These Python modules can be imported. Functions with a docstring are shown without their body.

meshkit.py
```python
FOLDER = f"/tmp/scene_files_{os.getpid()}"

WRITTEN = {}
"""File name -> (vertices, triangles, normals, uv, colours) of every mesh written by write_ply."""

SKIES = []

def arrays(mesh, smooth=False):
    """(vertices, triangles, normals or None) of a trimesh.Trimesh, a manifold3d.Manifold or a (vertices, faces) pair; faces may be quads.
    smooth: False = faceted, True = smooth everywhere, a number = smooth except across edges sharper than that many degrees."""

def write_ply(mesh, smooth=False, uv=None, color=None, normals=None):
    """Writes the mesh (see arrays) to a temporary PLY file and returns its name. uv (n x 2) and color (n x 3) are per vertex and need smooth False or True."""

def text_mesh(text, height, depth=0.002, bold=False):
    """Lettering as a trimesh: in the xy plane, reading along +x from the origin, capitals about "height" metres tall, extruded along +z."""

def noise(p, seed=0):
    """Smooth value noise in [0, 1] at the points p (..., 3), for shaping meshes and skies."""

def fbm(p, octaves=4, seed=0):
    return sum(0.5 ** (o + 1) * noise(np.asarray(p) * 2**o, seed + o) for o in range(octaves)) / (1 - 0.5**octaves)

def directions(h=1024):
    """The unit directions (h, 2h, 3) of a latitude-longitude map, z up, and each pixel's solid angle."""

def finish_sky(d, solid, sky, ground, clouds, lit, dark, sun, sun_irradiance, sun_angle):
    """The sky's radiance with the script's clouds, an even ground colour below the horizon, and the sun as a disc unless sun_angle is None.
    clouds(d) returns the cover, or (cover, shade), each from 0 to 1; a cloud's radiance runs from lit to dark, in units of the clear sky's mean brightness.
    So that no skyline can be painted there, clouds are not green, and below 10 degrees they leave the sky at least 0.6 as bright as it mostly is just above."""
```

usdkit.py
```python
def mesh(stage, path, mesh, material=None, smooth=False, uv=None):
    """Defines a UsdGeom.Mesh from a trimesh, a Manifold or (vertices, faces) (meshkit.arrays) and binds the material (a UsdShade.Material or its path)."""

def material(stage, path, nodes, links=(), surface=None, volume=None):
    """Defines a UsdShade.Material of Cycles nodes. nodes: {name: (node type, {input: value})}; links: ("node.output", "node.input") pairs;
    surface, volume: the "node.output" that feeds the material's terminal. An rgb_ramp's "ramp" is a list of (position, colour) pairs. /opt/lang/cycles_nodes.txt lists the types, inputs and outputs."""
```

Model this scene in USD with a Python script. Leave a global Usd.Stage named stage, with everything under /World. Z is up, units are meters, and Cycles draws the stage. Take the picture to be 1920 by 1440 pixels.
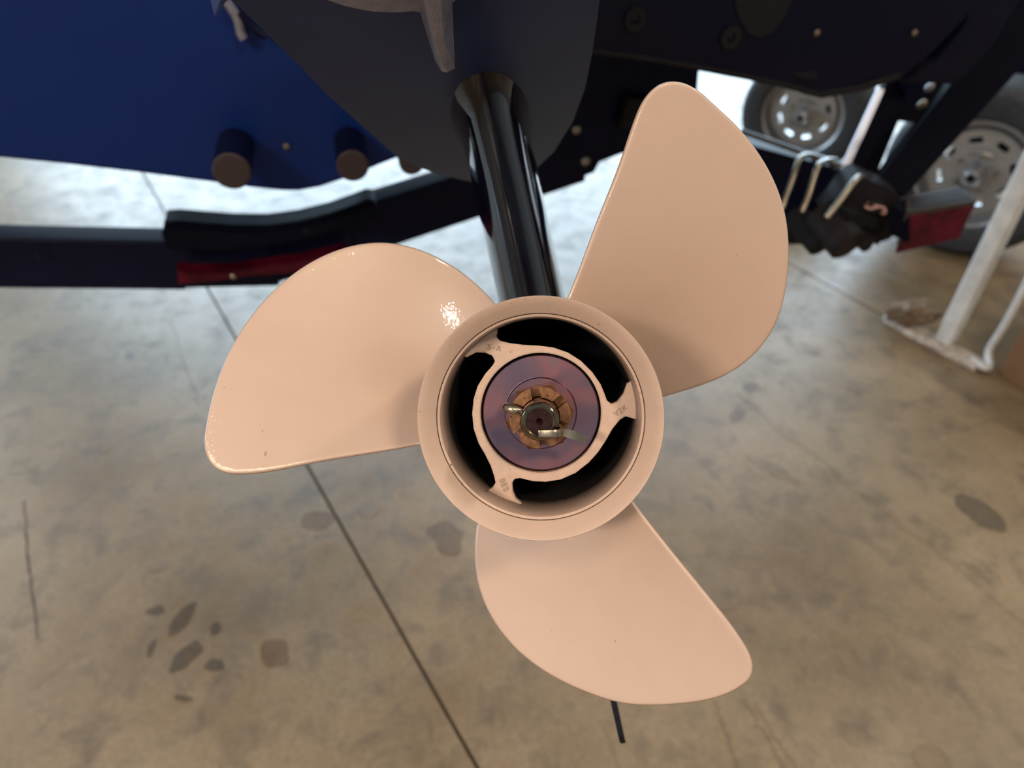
import math, random
import numpy as np, trimesh, usdkit, meshkit
from pxr import Usd, UsdGeom, UsdLux, Gf, Sdf
from shapely.geometry import Polygon, Point, box as sbox, LineString
from shapely import affinity
import manifold3d as m3

random.seed(7); rng = np.random.default_rng(7)
stage = Usd.Stage.CreateInMemory()
UsdGeom.SetStageUpAxis(stage, UsdGeom.Tokens.z)
UsdGeom.SetStageMetersPerUnit(stage, 1.0)
UsdGeom.Xform.Define(stage, '/World'); UsdGeom.Scope.Define(stage, '/World/Looks')

# ------------------------------------------------------------------ camera
F = 1331.0; CAMH = 1.35; PITCH = math.radians(40.3)
cp, sp = math.cos(PITCH), math.sin(PITCH)
cam = UsdGeom.Camera.Define(stage, '/World/camera')
cam.CreateHorizontalApertureAttr(36.0); cam.CreateVerticalApertureAttr(27.0)
cam.CreateFocalLengthAttr(F / 1920 * 36.0)
cam.CreateClippingRangeAttr(Gf.Vec2f(0.02, 60))
cam.CreateFStopAttr(7.0); cam.CreateFocusDistanceAttr(0.355)
cam.CreateExposureAttr(0.0)
cam.AddTranslateOp().Set(Gf.Vec3d(0, 0, CAMH)); cam.AddRotateXOp().Set(90 - math.degrees(PITCH))

# ------------------------------------------------------------------ lights
def rect_light(name, loc, rot, w, h, power, col):
    l = UsdLux.RectLight.Define(stage, '/World/' + name)
    l.CreateWidthAttr(w); l.CreateHeightAttr(h); l.CreateIntensityAttr(power); l.CreateColorAttr(Gf.Vec3f(*col))
    l.AddTranslateOp().Set(Gf.Vec3d(*loc)); l.AddRotateXYZOp().Set(Gf.Vec3f(*rot))
    return l
sky = UsdLux.DomeLight.Define(stage, '/World/sky'); sky.CreateIntensityAttr(1.2); sky.CreateColorAttr(Gf.Vec3f(0.70, 0.86, 1.0))
# daylight through the open bay doors at the front and in the left wall
DAY = (0.56, 0.79, 1.0)
rect_light('daylight_front', (-0.3, 6.12, 1.6), (90, 0, 180), 8.0, 3.1, 8.4, DAY)
rect_light('daylight_left', (-4.92, 2.9, 1.6), (90, 0, -90), 3.8, 3.1, 2.6, DAY)
# warm ceiling lamps, the last one an added fill
WARM = (1.0, 0.79, 0.56)
rect_light('ceiling_lamp_light', (-0.95, -1.45, 4.2), (0, 0, 0), 1.0, 0.6, 18.0, WARM)
rect_light('ceiling_lamp_light_001', (1.5, -1.3, 4.2), (0, 0, 0), 0.7, 0.4, 92.0, WARM)
rect_light('ceiling_lamp_light_002', (3.6, 1.13, 4.2), (0, 0, 0), 0.30, 0.60, 150.0, (1.0, 0.9, 0.75))
rect_light('ceiling_lamp_light_003', (-2.7, -3.0, 4.2), (0, 0, 0), 1.2, 0.8, 80.0, (1.0, 0.82, 0.64))  # added fill from behind the camera, brightens the lower blade

# ------------------------------------------------------------------ helpers
RIGHT = np.array([1.0, 0, 0]); UPV = np.array([0, sp, cp]); FWD = np.array([0, cp, -sp]); C0 = np.array([0, 0, CAMH])
def cam2world(P):
    P = np.atleast_2d(P)
    return C0 + P[:, :1] * RIGHT - P[:, 1:2] * UPV + P[:, 2:3] * FWD
def ray(px, py):
    return np.array([(px - 960) / F, (py - 720) / F, 1.0])
def at(px, py, z):                 # world point seen at a pixel of the photo, z metres along the view axis
    return cam2world(ray(px, py) * z)[0]
def on_floor(px, py, h=0.0):
    d = cam2world(ray(px, py))[0] - C0
    return C0 + d * ((h - CAMH) / d[2])
def on_plane(px, py, O, n):
    d = cam2world(ray(px, py))[0] - C0
    return C0 + d * (((O - C0) @ n) / (d @ n))
def unit(a):
    a = np.asarray(a, float); return a / np.linalg.norm(a)

used = {}
def numbered(path):
    if path not in used:
        used[path] = 0; return path
    used[path] += 1; return f'{path}_{used[path]:03d}'
def obj(name, mesh, mat, parent=None, smooth=30, label=None):
    path = numbered((str(parent.GetPath()) if parent else '/World') + '/' + name)
    p = usdkit.mesh(stage, path, mesh, mat, smooth=smooth).GetPrim()
    if label: p.SetCustomDataByKey('label', label)
    return p
def tag(p, label=None, cat=None, group=None, kind=None):
    for k, v in (('label', label), ('category', cat), ('group', group), ('kind', kind)):
        if v: p.SetCustomDataByKey(k, v)
    return p
def thing(name, label, cat, group=None, kind=None, loc=None):
    x = UsdGeom.Xform.Define(stage, numbered('/World/' + name))
    return tag(x.GetPrim(), label, cat, group, kind)

def tm(v, f): return trimesh.Trimesh(np.asarray(v), np.asarray(f), process=False)
def join(*ms): return trimesh.util.concatenate([m if isinstance(m, trimesh.Trimesh) else tm(*meshkit.arrays(m)[:2]) for m in ms])
def hull(pts):
    return trimesh.convex.convex_hull(np.asarray(pts))
def frame_mesh(m, O, ax, ay, az):
    m = m.copy(); V = np.asarray(m.vertices)
    m.vertices = O + V[:, :1] * ax + V[:, 1:2] * ay + V[:, 2:3] * az
    if np.dot(np.cross(ax, ay), az) < 0: m.invert()
    return m
def prism(poly, depth, bevel=0.0):
    """polygon in xy extruded along +z by depth, front edge (z = 0) bevelled"""
    if not isinstance(poly, Polygon): poly = Polygon(poly)
    poly = poly.buffer(0)
    if bevel <= 0: return trimesh.creation.extrude_polygon(poly, depth, engine='earcut')
    parts = []
    cs = m3.CrossSection([np.asarray(poly.exterior.coords)[:-1].tolist()] + [np.asarray(i.coords)[:-1].tolist() for i in poly.interiors], m3.FillRule.EvenOdd)
    body = m3.Manifold.extrude(cs, depth - bevel).translate([0, 0, bevel])
    for k, t in enumerate(np.linspace(0, 1, 4)[:-1]):
        ins = bevel * (1 - math.sin(math.pi / 2 * (t + 0.17))) + 1e-4
        o = cs.offset(-ins, m3.JoinType.Round)
        parts.append(m3.Manifold.extrude(o, depth - bevel * t).translate([0, 0, bevel * t]))
    for q in parts: body = body + q
    v, f, _ = meshkit.arrays(body)
    return tm(v, f)
def rbox(sx, sy, sz, r=0.004, seg=8):
    r = min(r, sx / 2.01, sy / 2.01, sz / 2.01)
    s = m3.Manifold.sphere(r, seg)
    c = [s.translate([x, y, z]) for x in (-sx / 2 + r, sx / 2 - r) for y in (-sy / 2 + r, sy / 2 - r) for z in (-sz / 2 + r, sz / 2 - r)]
    v, f, _ = meshkit.arrays(m3.Manifold.batch_hull(c)); return tm(v, f)
def bar(a, b, w, h, up=(0, 0, 1), r=0.004, shift=(0, 0)):
    """rounded box from a to b: width w across, height h along up"""
    a, b = np.asarray(a, float), np.asarray(b, float)
    L = np.linalg.norm(b - a); ax = (b - a) / L; ay = unit(np.cross(up, ax)); az = np.cross(ax, ay)
    return frame_mesh(rbox(L, w, h, r), (a + b) / 2 + ay * shift[0] + az * shift[1], ax, ay, az)
def tube(pts, r, n=14, closed=False, flat=None):
    pts = np.asarray(pts, float); N = len(pts)
    T = np.gradient(pts, axis=0); T /= np.linalg.norm(T, axis=1)[:, None]
    ref = np.array([0, 0, 1.0]) if abs(T[0][2]) < 0.9 else np.array([1.0, 0, 0])
    a = unit(np.cross(T[0], ref)); V = []
    rr = np.broadcast_to(np.asarray(r, float), (N,))
    for i in range(N):
        a = unit(a - T[i] * (a @ T[i])); b = np.cross(T[i], a)
        ph = np.arange(n) * 2 * np.pi / n
        V.append(pts[i] + rr[i] * (np.cos(ph)[:, None] * a + np.sin(ph)[:, None] * b))
    V = np.vstack(V); Fc = []
    for i in range(N - 1):
        for k in range(n):
            p, q = i * n + k, i * n + (k + 1) % n
            Fc += [[p, q, q + n], [p, q + n, p + n]]
    c0, c1 = len(V), len(V) + 1
    V = np.vstack([V, pts[0], pts[-1]])
    for k in range(n):
        Fc += [[c0, (k + 1) % n, k], [c1, (N - 1) * n + k, (N - 1) * n + (k + 1) % n]]
    return tm(V, Fc)
def revolve(prof, n=128, closed=True):
    """profile [(r, z)...] about z; closed profile loop"""
    prof = np.asarray(prof, float); k = len(prof); ph = np.arange(n) * 2 * np.pi / n
    V = np.stack([prof[:, 0][None] * np.cos(ph)[:, None], prof[:, 0][None] * np.sin(ph)[:, None], np.broadcast_to(prof[:, 1], (n, k))], -1).reshape(-1, 3)
    Fc = []
    for i in range(n):
        j = (i + 1) % n
        for a in range(k if closed else k - 1):
            b = (a + 1) % k
            Fc += [[i * k + a, j * k + a, j * k + b], [i * k + a, j * k + b, i * k + b]]
    m = tm(V, Fc)
    m.merge_vertices(); m.update_faces(m.nondegenerate_faces())
    if m.volume < 0: m.invert()
    return m
def disc_solid(r, z0, z1, bev=0.0005, n=96):
    return revolve([(0, z0), (r - bev, z0), (r, z0 + bev), (r, z1), (0, z1)], n, closed=False) if True else None

# ------------------------------------------------------------------ materials
def L(name): return '/World/Looks/' + name
def paint(name, col, rough=0.4, metal=0.0, coat=0.0, coat_rough=0.05, spec=0.5, var=0.06, scale=30, bump=0.0, bscale=300, speck=None, aniso=0.0, tangent=None):
    nodes = {'g': ('texture_coordinate', {}), 'n': ('noise_texture', {'scale': scale, 'detail': 4.0}),
             'r': ('rgb_ramp', {'ramp': [(0.3, [c * (1 - var) for c in col]), (0.7, [min(1, c * (1 + var)) for c in col])]}),
             'p': ('principled_bsdf', {'roughness': rough, 'metallic': metal, 'coat_weight': coat, 'coat_roughness': coat_rough, 'specular_ior_level': spec})}
    links = [('g.object', 'n.vector'), ('n.fac', 'r.fac')]
    out = 'r.color'
    if speck:                                  # (density threshold, scale, colour): small dirt flecks
        nodes['v'] = ('noise_texture', {'scale': speck[1], 'detail': 1.0})
        nodes['vm'] = ('map_range', {'from_min': speck[0], 'from_max': speck[0] + 0.03, 'clamp': True})
        nodes['mx'] = ('mix_color', {'b': speck[2]})
        links += [('g.object', 'v.vector'), ('v.fac', 'vm.value'), ('vm.result', 'mx.fac'), ('r.color', 'mx.a')]
        out = 'mx.result'
    links.append((out, 'p.base_color'))
    if bump:
        nodes['bn'] = ('noise_texture', {'scale': bscale, 'detail': 1.0})
        nodes['b'] = ('bump', {'strength': bump, 'distance': 0.001})
        links += [('g.object', 'bn.vector'), ('bn.fac', 'b.height')]
        links += [('b.normal', 'p.coat_normal')] if coat > 0.5 else [('b.normal', 'p.normal'), ('b.normal', 'p.coat_normal')]
    return usdkit.material(stage, L(name), nodes, links, surface='p.BSDF')

PROP = (0.515, 0.372, 0.305)
M_blade = paint('blade_paint', PROP, 0.40, coat=0.6, coat_rough=0.05, var=0.015, scale=60, bump=0.13, bscale=420, speck=(0.80, 330, (0.32, 0.22, 0.16)))
M_barrel = paint('barrel_paint', PROP, 0.5, coat=0.15, coat_rough=0.3, var=0.03, scale=90, bump=0.05, bscale=700, speck=(0.765, 420, (0.10, 0.06, 0.03)))
M_core = paint('core_paint', PROP, 0.6, var=0.05, scale=260, bump=0.25, bscale=900, speck=(0.745, 750, (0.22, 0.14, 0.10)))
M_groove = paint('groove_dirt', (0.05, 0.03, 0.02), 0.8)
M_exhaust = paint('exhaust_black', (0.004, 0.004, 0.006), 0.9, spec=0.1)  # even near black for the parts behind the painted hub face
M_rubber_gap = paint('rubber_black', (0.004, 0.004, 0.006), 0.75, spec=0.2)
M_wash = None
def washer_mat():
    nodes = {'g': ('texture_coordinate', {}), 'n': ('noise_texture', {'scale': 38.0, 'detail': 2.0, 'distortion': 0.6}),
             'r': ('rgb_ramp', {'ramp': [(0.30, (0.16, 0.12, 0.185)), (0.46, (0.21, 0.135, 0.18)), (0.58, (0.30, 0.145, 0.175)), (0.68, (0.23, 0.165, 0.215))]}),
             't': ('tangent', {'direction_type': 'radial', 'axis': 'z'}),
             'p': ('principled_bsdf', {'metallic': 1.0, 'roughness': 0.30, 'anisotropic': 0.75})}
    return usdkit.material(stage, L('anodised_washer'), nodes, [('g.object', 'n.vector'), ('n.fac', 'r.fac'), ('r.color', 'p.base_color'), ('t.tangent', 'p.tangent')], surface='p.BSDF')
M_wash = washer_mat()
M_brass = paint('worn_brass', (0.23, 0.112, 0.058), 0.40, metal=0.85, var=0.35, scale=300, bump=0.12, bscale=500, speck=(0.70, 420, (0.08, 0.03, 0.02)))
M_steel = paint('machined_steel', (0.17, 0.14, 0.10), 0.16, metal=1.0, var=0.08, scale=200)
M_pin = paint('pin_steel', (0.32, 0.285, 0.23), 0.32, metal=1.0, var=0.08, scale=600, bump=0.05, bscale=900)
M_shaftend = paint('stained_steel', (0.022, 0.009, 0.010), 0.5, spec=0.1, var=0.5, scale=380)
M_letter = paint('letter_shade_dirt', tuple(c * 0.62 for c in PROP), 0.6)  # hub paint darkened to stand for edge shadow and brown dirt around letters
M_gloss = paint('gloss_black_drive', (0.0015, 0.0015, 0.006), 0.08, spec=0.45, var=0.1)
M_plate = paint('satin_black_plate', (0.020, 0.030, 0.085), 0.40, spec=0.09, var=0.12, scale=14, bump=0.03, bscale=500)
M_cast = paint('cast_grey_metal', (0.17, 0.17, 0.22), 0.42, metal=0.3, var=0.2, scale=120, bump=0.3, bscale=800)
M_navy = paint('navy_gelcoat', (0.0040, 0.0165, 0.105), 0.30, spec=0.16, var=0.12, scale=4)
M_blackhull = paint('black_gelcoat', (0.0025, 0.003, 0.011), 0.26, spec=0.18, var=0.15, scale=5)
M_fit = paint('brown_plastic', (0.030, 0.020, 0.023), 0.6, spec=0.3, var=0.25, scale=400)
M_black = paint('black_painted_steel', (0.0022, 0.0032, 0.017), 0.42, spec=0.12, var=0.2, scale=20)
M_cap = paint('lamp_cap_plastic', (0.040, 0.036, 0.032), 0.7, spec=0.04)
M_post = paint('matt_black_post', (0.002, 0.0022, 0.006), 0.8, spec=0.04)
M_greyblack = paint('worn_black_steel', (0.012, 0.0105, 0.0125), 0.5, spec=0.12, var=0.25, scale=40)
M_pad = paint('bunk_rubber', (0.002, 0.003, 0.010), 0.5, spec=0.08, var=0.2)
M_red = paint('red_lens', (0.052, 0.002, 0.010), 0.3, spec=0.2, var=0.6, scale=25)
M_zinc = paint('zinc_plated', (0.30, 0.265, 0.21), 0.33, metal=0.8, var=0.12, scale=60)
M_tan = paint('tan_dusty_edge', (0.10, 0.075, 0.055), 0.5, var=0.25, scale=30)
M_alu = paint('bare_aluminium', (0.40, 0.40, 0.46), 0.35, metal=0.7, var=0.06, scale=40)
M_rim = paint('silver_wheel', (0.34, 0.335, 0.345), 0.3, metal=0.65, var=0.06, scale=20)
M_tyre = paint('tyre_rubber', (0.022, 0.022, 0.025), 0.7, var=0.3, scale=60, bump=0.3, bscale=120)
M_white = paint('dirty_white_paint', (0.47, 0.46, 0.45), 0.4, var=0.12, scale=30)
M_dirt = paint('dry_dirt', (0.125, 0.085, 0.055), 0.95, var=0.45, scale=60, bump=0.8, bscale=120)
M_card = paint('cardboard', (0.135, 0.066, 0.026), 0.8, var=0.12, scale=12)
M_wall = paint('wall_paint', (0.34, 0.33, 0.31), 0.7, var=0.03, scale=3)
M_ceil = paint('ceiling_paint', (0.40, 0.38, 0.35), 0.8, var=0.03, scale=3)

def concrete(name, tint=(1, 1, 1), rough=0.42):
    """troweled concrete in world coordinates: broad tone patches, mottling, fine grain"""
    lo, hi = np.array((0.112, 0.070, 0.034)), np.array((0.255, 0.180, 0.106))
    T = np.array(tint)
    nodes = {'g': ('geometry', {}),
             'n1': ('noise_texture', {'scale': 1.7, 'detail': 5.0, 'roughness': 0.62}),
             'r1': ('rgb_ramp', {'ramp': [(0.30, lo * T), (0.5, (lo + hi) / 2 * T), (0.70, hi * T)]}),
             'n2': ('noise_texture', {'scale': 11.0, 'detail': 6.0, 'roughness': 0.65, 'distortion': 0.4}),
             'm2': ('map_range', {'from_min': 0.49, 'from_max': 0.68, 'to_min': 0.0, 'to_max': 0.6, 'clamp': True}),
             'x2': ('mix_color', {'b': lo * T * 0.55}),
             'n3': ('noise_texture', {'scale': 90.0, 'detail': 3.0}),
             'm3': ('map_range', {'from_min': 0.25, 'from_max': 0.75, 'to_min': 0.86, 'to_max': 1.12, 'clamp': True}),
             'x3': ('mix_color', {'blend_type': 'multiply', 'fac': 1.0, 'use_clamp': False}),
             'c3': ('combine_color', {}),
             'rr': ('map_range', {'from_min': 0.3, 'from_max': 0.7, 'to_min': rough - 0.08, 'to_max': rough + 0.10, 'clamp': True}),
             'b': ('bump', {'strength': 0.15, 'distance': 0.002}),
             'p': ('principled_bsdf', {'specular_ior_level': 0.5})}
    links = [('g.position', 'n1.vector'), ('g.position', 'n2.vector'), ('g.position', 'n3.vector'), ('n1.fac', 'r1.fac'),
             ('r1.color', 'x2.a'), ('n2.fac', 'm2.value'), ('m2.result', 'x2.fac'), ('n3.fac', 'm3.value'),
             ('m3.result', 'c3.r'), ('m3.result', 'c3.g'), ('m3.result', 'c3.b'), ('x2.result', 'x3.a'), ('c3.color', 'x3.b'),
             ('x3.result', 'p.base_color'), ('n2.fac', 'rr.value'), ('rr.result', 'p.roughness'), ('n3.fac', 'b.height'), ('b.normal', 'p.normal')]
    return usdkit.material(stage, L(name), nodes, links, surface='p.BSDF')
M_conc = concrete('concrete')
M_apron = paint('outdoor_pavement', (0.42, 0.41, 0.39), 0.8, var=0.1, scale=2)
M_stain = concrete('concrete_oil_stain', (0.50, 0.51, 0.55), 0.36)
M_stain2 = concrete('concrete_brown_stain', (0.62, 0.56, 0.50), 0.42)
M_streak = concrete('concrete_tyre_mark', (0.74, 0.71, 0.69), 0.5)
M_faint = concrete('concrete_faint_mark', (0.87, 0.84, 0.81), 0.5)
M_basebar = paint('rusty_white_paint', (0.40, 0.33, 0.28), 0.6, var=0.4, scale=50)
M_joint = paint('joint_dirt', (0.045, 0.030, 0.022), 0.9, var=0.4, scale=40)

# ------------------------------------------------------------------ room
X0, X1, Y0, Y1, H = -5.0, 6.0, -4.5, 6.2, 4.5
floor = UsdGeom.Xform.Define(stage, numbered('/World/floor')).GetPrim(); tag(floor, kind='structure')
JD = unit((-0.532, 0.847, 0))[:2]; JP = np.array([JD[1], -JD[0]])          # joint direction on the floor and its normal
offs = []
for (a, b) in (((270, 325), (890, 1440)), ((1490, 500), (1920, 738))):
    p, q = on_floor(*a)[:2], on_floor(*b)[:2]
    offs.append((p, q))
dirA = unit(offs[0][0] - offs[0][1]); dirB = unit(offs[1][0] - offs[1][1])
JD = unit(dirA + dirB); JP = np.array([JD[1], -JD[0]])
oA = float(np.mean([p @ JP for p in offs[0]])); oB = float(np.mean([p @ JP for p in offs[1]])); gap = oB - oA
room = sbox(X0, Y0, X1, Y1); G = 0.0035
lines = [oA + k * gap for k in range(-8, 9)]
for o0, o1 in zip(lines[:-1], lines[1:]):
    c = [JP * (o0 + G) - JD * 30, JP * (o0 + G) + JD * 30, JP * (o1 - G) + JD * 30, JP * (o1 - G) - JD * 30]
    s = Polygon(c).intersection(room)
    if s.is_empty or s.area < 0.05: continue
    m = prism(s, 0.03); m.apply_translation([0, 0, -0.03])
    obj('slab', m, M_conc, floor, smooth=False)
base = rbox(X1 - X0, Y1 - Y0, 0.05, 0.001); base.apply_translation([(X0 + X1) / 2, (Y0 + Y1) / 2, -0.033])
obj('joint_filler', base, M_joint, floor, smooth=False)

apron = trimesh.creation.box([40, 40, 0.05]); apron.apply_translation([0.5, 2.0, -0.10])
tag(obj('pavement', apron, M_apron, smooth=False), kind='structure')
def blob(cx, cy, rx, ry, ang, seed, rough=0.25, n=40):
    """irregular patch outline in photo pixels"""
    r_ = np.random.default_rng(seed); t = np.arange(n) * 2 * np.pi / n
    k = 1 + sum(r_.normal(0, rough / (j + 1)) * np.cos(j * t + r_.uniform(0, 6.28)) for j in range(2, 7))
    x, y = rx * k * np.cos(t), ry * k * np.sin(t); a = math.radians(ang)
    return np.c_[cx + x * math.cos(a) - y * math.sin(a), cy + x * math.sin(a) + y * math.cos(a)]
def floor_patch(pix, mat, name='stain', h=0.0006):
    P = np.array([on_floor(*p)[:2] for p in pix])
    m = prism(Polygon(P).buffer(0.0), h + 0.004); m.apply_translation([0, 0, -0.004])
    obj(name, m, mat, floor, smooth=False)
for i, (cx, cy, rx, ry, a, mt) in enumerate([
        (341, 1161, 34, 14, -48, M_stain), (349, 1231, 37, 16, -45, M_stain), (404, 1178, 13, 9, -70, M_stain), (284, 1215, 17, 6, -65, M_stain),
        (402, 1247, 19, 11, -12, M_stain), (292, 1145, 18, 8, -10, M_stain), (343, 1309, 16, 7, 10, M_stain), (515, 1224, 28, 26, 0, M_stain2),
        (838, 1008, 36, 26, 10, M_stain2), (594, 976, 30, 18, -10, M_stain2), (243, 666, 9, 7, 0, M_stain), (1838, 962, 58, 20, 32, M_stain),
        (1408, 726, 16, 9, 10, M_stain2), (1381, 780, 13, 13, 0, M_stain2), (1345, 1110, 48, 32, 20, M_faint), (1730, 760, 24, 9, 15, M_faint),
        (1790, 795, 30, 8, 15, M_faint), (1745, 1420, 40, 22, 20, M_faint), (690, 955, 22, 14, 0, M_faint), (300, 1060, 22, 10, -20, M_faint),
        (870, 1110, 20, 14, 0, M_faint), (1240, 760, 20, 8, 0, M_faint), (1450, 880, 60, 9, 25, M_faint), (195, 840, 14, 9, 10, M_faint)]):
    floor_patch(blob(cx, cy, rx, ry, a, 100 + i), mt)
def streak(pts, w, mat, name='crack', seed=0):
    pts = np.array(pts, float); r_ = np.random.default_rng(seed)
    t = np.linspace(0, 1, 24); k = np.linspace(0, 1, len(pts))
    c = np.c_[np.interp(t, k, pts[:, 0]), np.interp(t, k, pts[:, 1])]
    d = np.gradient(c, axis=0); n = np.c_[-d[:, 1], d[:, 0]] / np.linalg.norm(d, axis=1)[:, None]
    c = c + n * r_.normal(0, w * 0.25, (24, 1)); ww = w * (0.35 + 0.65 * r_.random((24, 1))) * np.sin(np.pi * np.clip(t, 0.06, 0.94))[:, None] ** 0.4
    floor_patch(np.vstack([c + n * ww / 2, (c - n * ww / 2)[::-1]]), mat, name)
streak([(46, 940), (52, 1040), (60, 1110), (72, 1198)], 6, M_joint, 'crack', 1)
streak([(1338, 1312), (1362, 1378), (1386, 1450)], 8, M_streak, 'tyre_mark', 2)
streak([(1392, 1312), (1430, 1370), (1476, 1450)], 10, M_streak, 'tyre_mark', 3)
streak([(1415, 1320), (1452, 1380), (1500, 1450)], 7, M_streak, 'tyre_mark', 4)
streak([(1380, 740), (1560, 880), (1750, 1030), (1920, 1170)], 14, M_faint, 'tyre_mark', 5)
streak([(1130, 1360), (1150, 1400), (1160, 1445)], 6, M_faint, 'tyre_mark', 6)
streak([(320, 600), (345, 680), (372, 760)], 7, M_faint, 'crack', 7)

def wallbox(name, lo, hi, mat=M_wall):
    lo, hi = np.array(lo, float), np.array(hi, float)
    m = trimesh.creation.box(hi - lo); m.apply_translation((lo + hi) / 2); return m
tag(obj('wall_back', wallbox('', (X0, Y0 - .15, 0), (X1, Y0, H)), M_wall, smooth=False), kind='structure')
tag(obj('wall_right', wallbox('', (X1, Y0 - .15, 0), (X1 + .15, Y1 + .15, H)), M_wall, smooth=False), kind='structure')
tag(obj('wall_left', join(wallbox('', (X0 - .15, Y0 - .15, 0), (X0, 1.0, H)), wallbox('', (X0 - .15, 4.8, 0), (X0, Y1 + .15, H)), wallbox('', (X0 - .15, 1.0, 3.15), (X0, 4.8, H))), M_wall, smooth=False), kind='structure')
tag(obj('wall_front', join(wallbox('', (X0, Y1, 0), (-4.3, Y1 + .15, H)), wallbox('', (3.7, Y1, 0), (X1, Y1 + .15, H)), wallbox('', (-4.3, Y1, 3.15), (3.7, Y1 + .15, H))), M_wall, smooth=False), kind='structure')
tag(obj('ceiling', wallbox('', (X0 - .15, Y0 - .15, H), (X1 + .15, Y1 + .15, H + .15)), M_ceil, smooth=False), kind='structure')

# ------------------------------------------------------------------ propeller
D = 0.33
AX = (0.0549548, -0.0832096)
w_ = unit((AX[0], AX[1], 1)); u_ = unit(np.array([1, 0, 0]) - w_ * w_[0]); v_ = np.cross(w_, u_)
PO = np.array([(1012 - 960) / F * D, (788 - 720) / F * D, D])
def prop2world(V):                 # local x right, y down, z forward along the shaft
    V = np.atleast_2d(V)
    return cam2world(PO + V[:, :1] * u_ + V[:, 1:2] * v_ + V[:, 2:3] * w_)
def P3(m):
    m = m.copy(); m.vertices = prop2world(np.asarray(m.vertices)); return m
def shaft_plane(px, py, s):        # photo pixel -> local x, y on the plane at depth s along the shaft
    d = ray(px, py); t = ((PO + w_ * s) @ w_) / (d @ w_); q = d * t - PO
    return np.array([q @ u_, q @ v_])
R_OUT, Z0, K, RAKE = 0.0576, 0.0738819, 0.0650706, 0.220859
TH0 = math.radians(-40)
def blade_unproject(px, i):
    px = np.asarray(px, float); d = np.c_[(px - [960, 720]) / F, np.ones(len(px))]; t = np.full(len(px), D + .07); th = TH0 + i * 2 * math.pi / 3
    for _ in range(80):
        P = d * t[:, None] - PO; x, y, zz = P @ u_, P @ v_, P @ w_
        r = np.hypot(x, y); ph = (np.arctan2(y, x) - th + math.pi) % (2 * math.pi) - math.pi
        t = t + .7 * (Z0 + K * ph - RAKE * (r - R_OUT) - zz)
    return np.c_[x, y]
def blade_z(xy, i):
    th = TH0 + i * 2 * math.pi / 3; r = np.hypot(xy[:, 0], xy[:, 1]); ph = (np.arctan2(xy[:, 1], xy[:, 0]) - th + math.pi) % (2 * math.pi) - math.pi
    return Z0 + K * ph - RAKE * (r - R_OUT)
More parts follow.
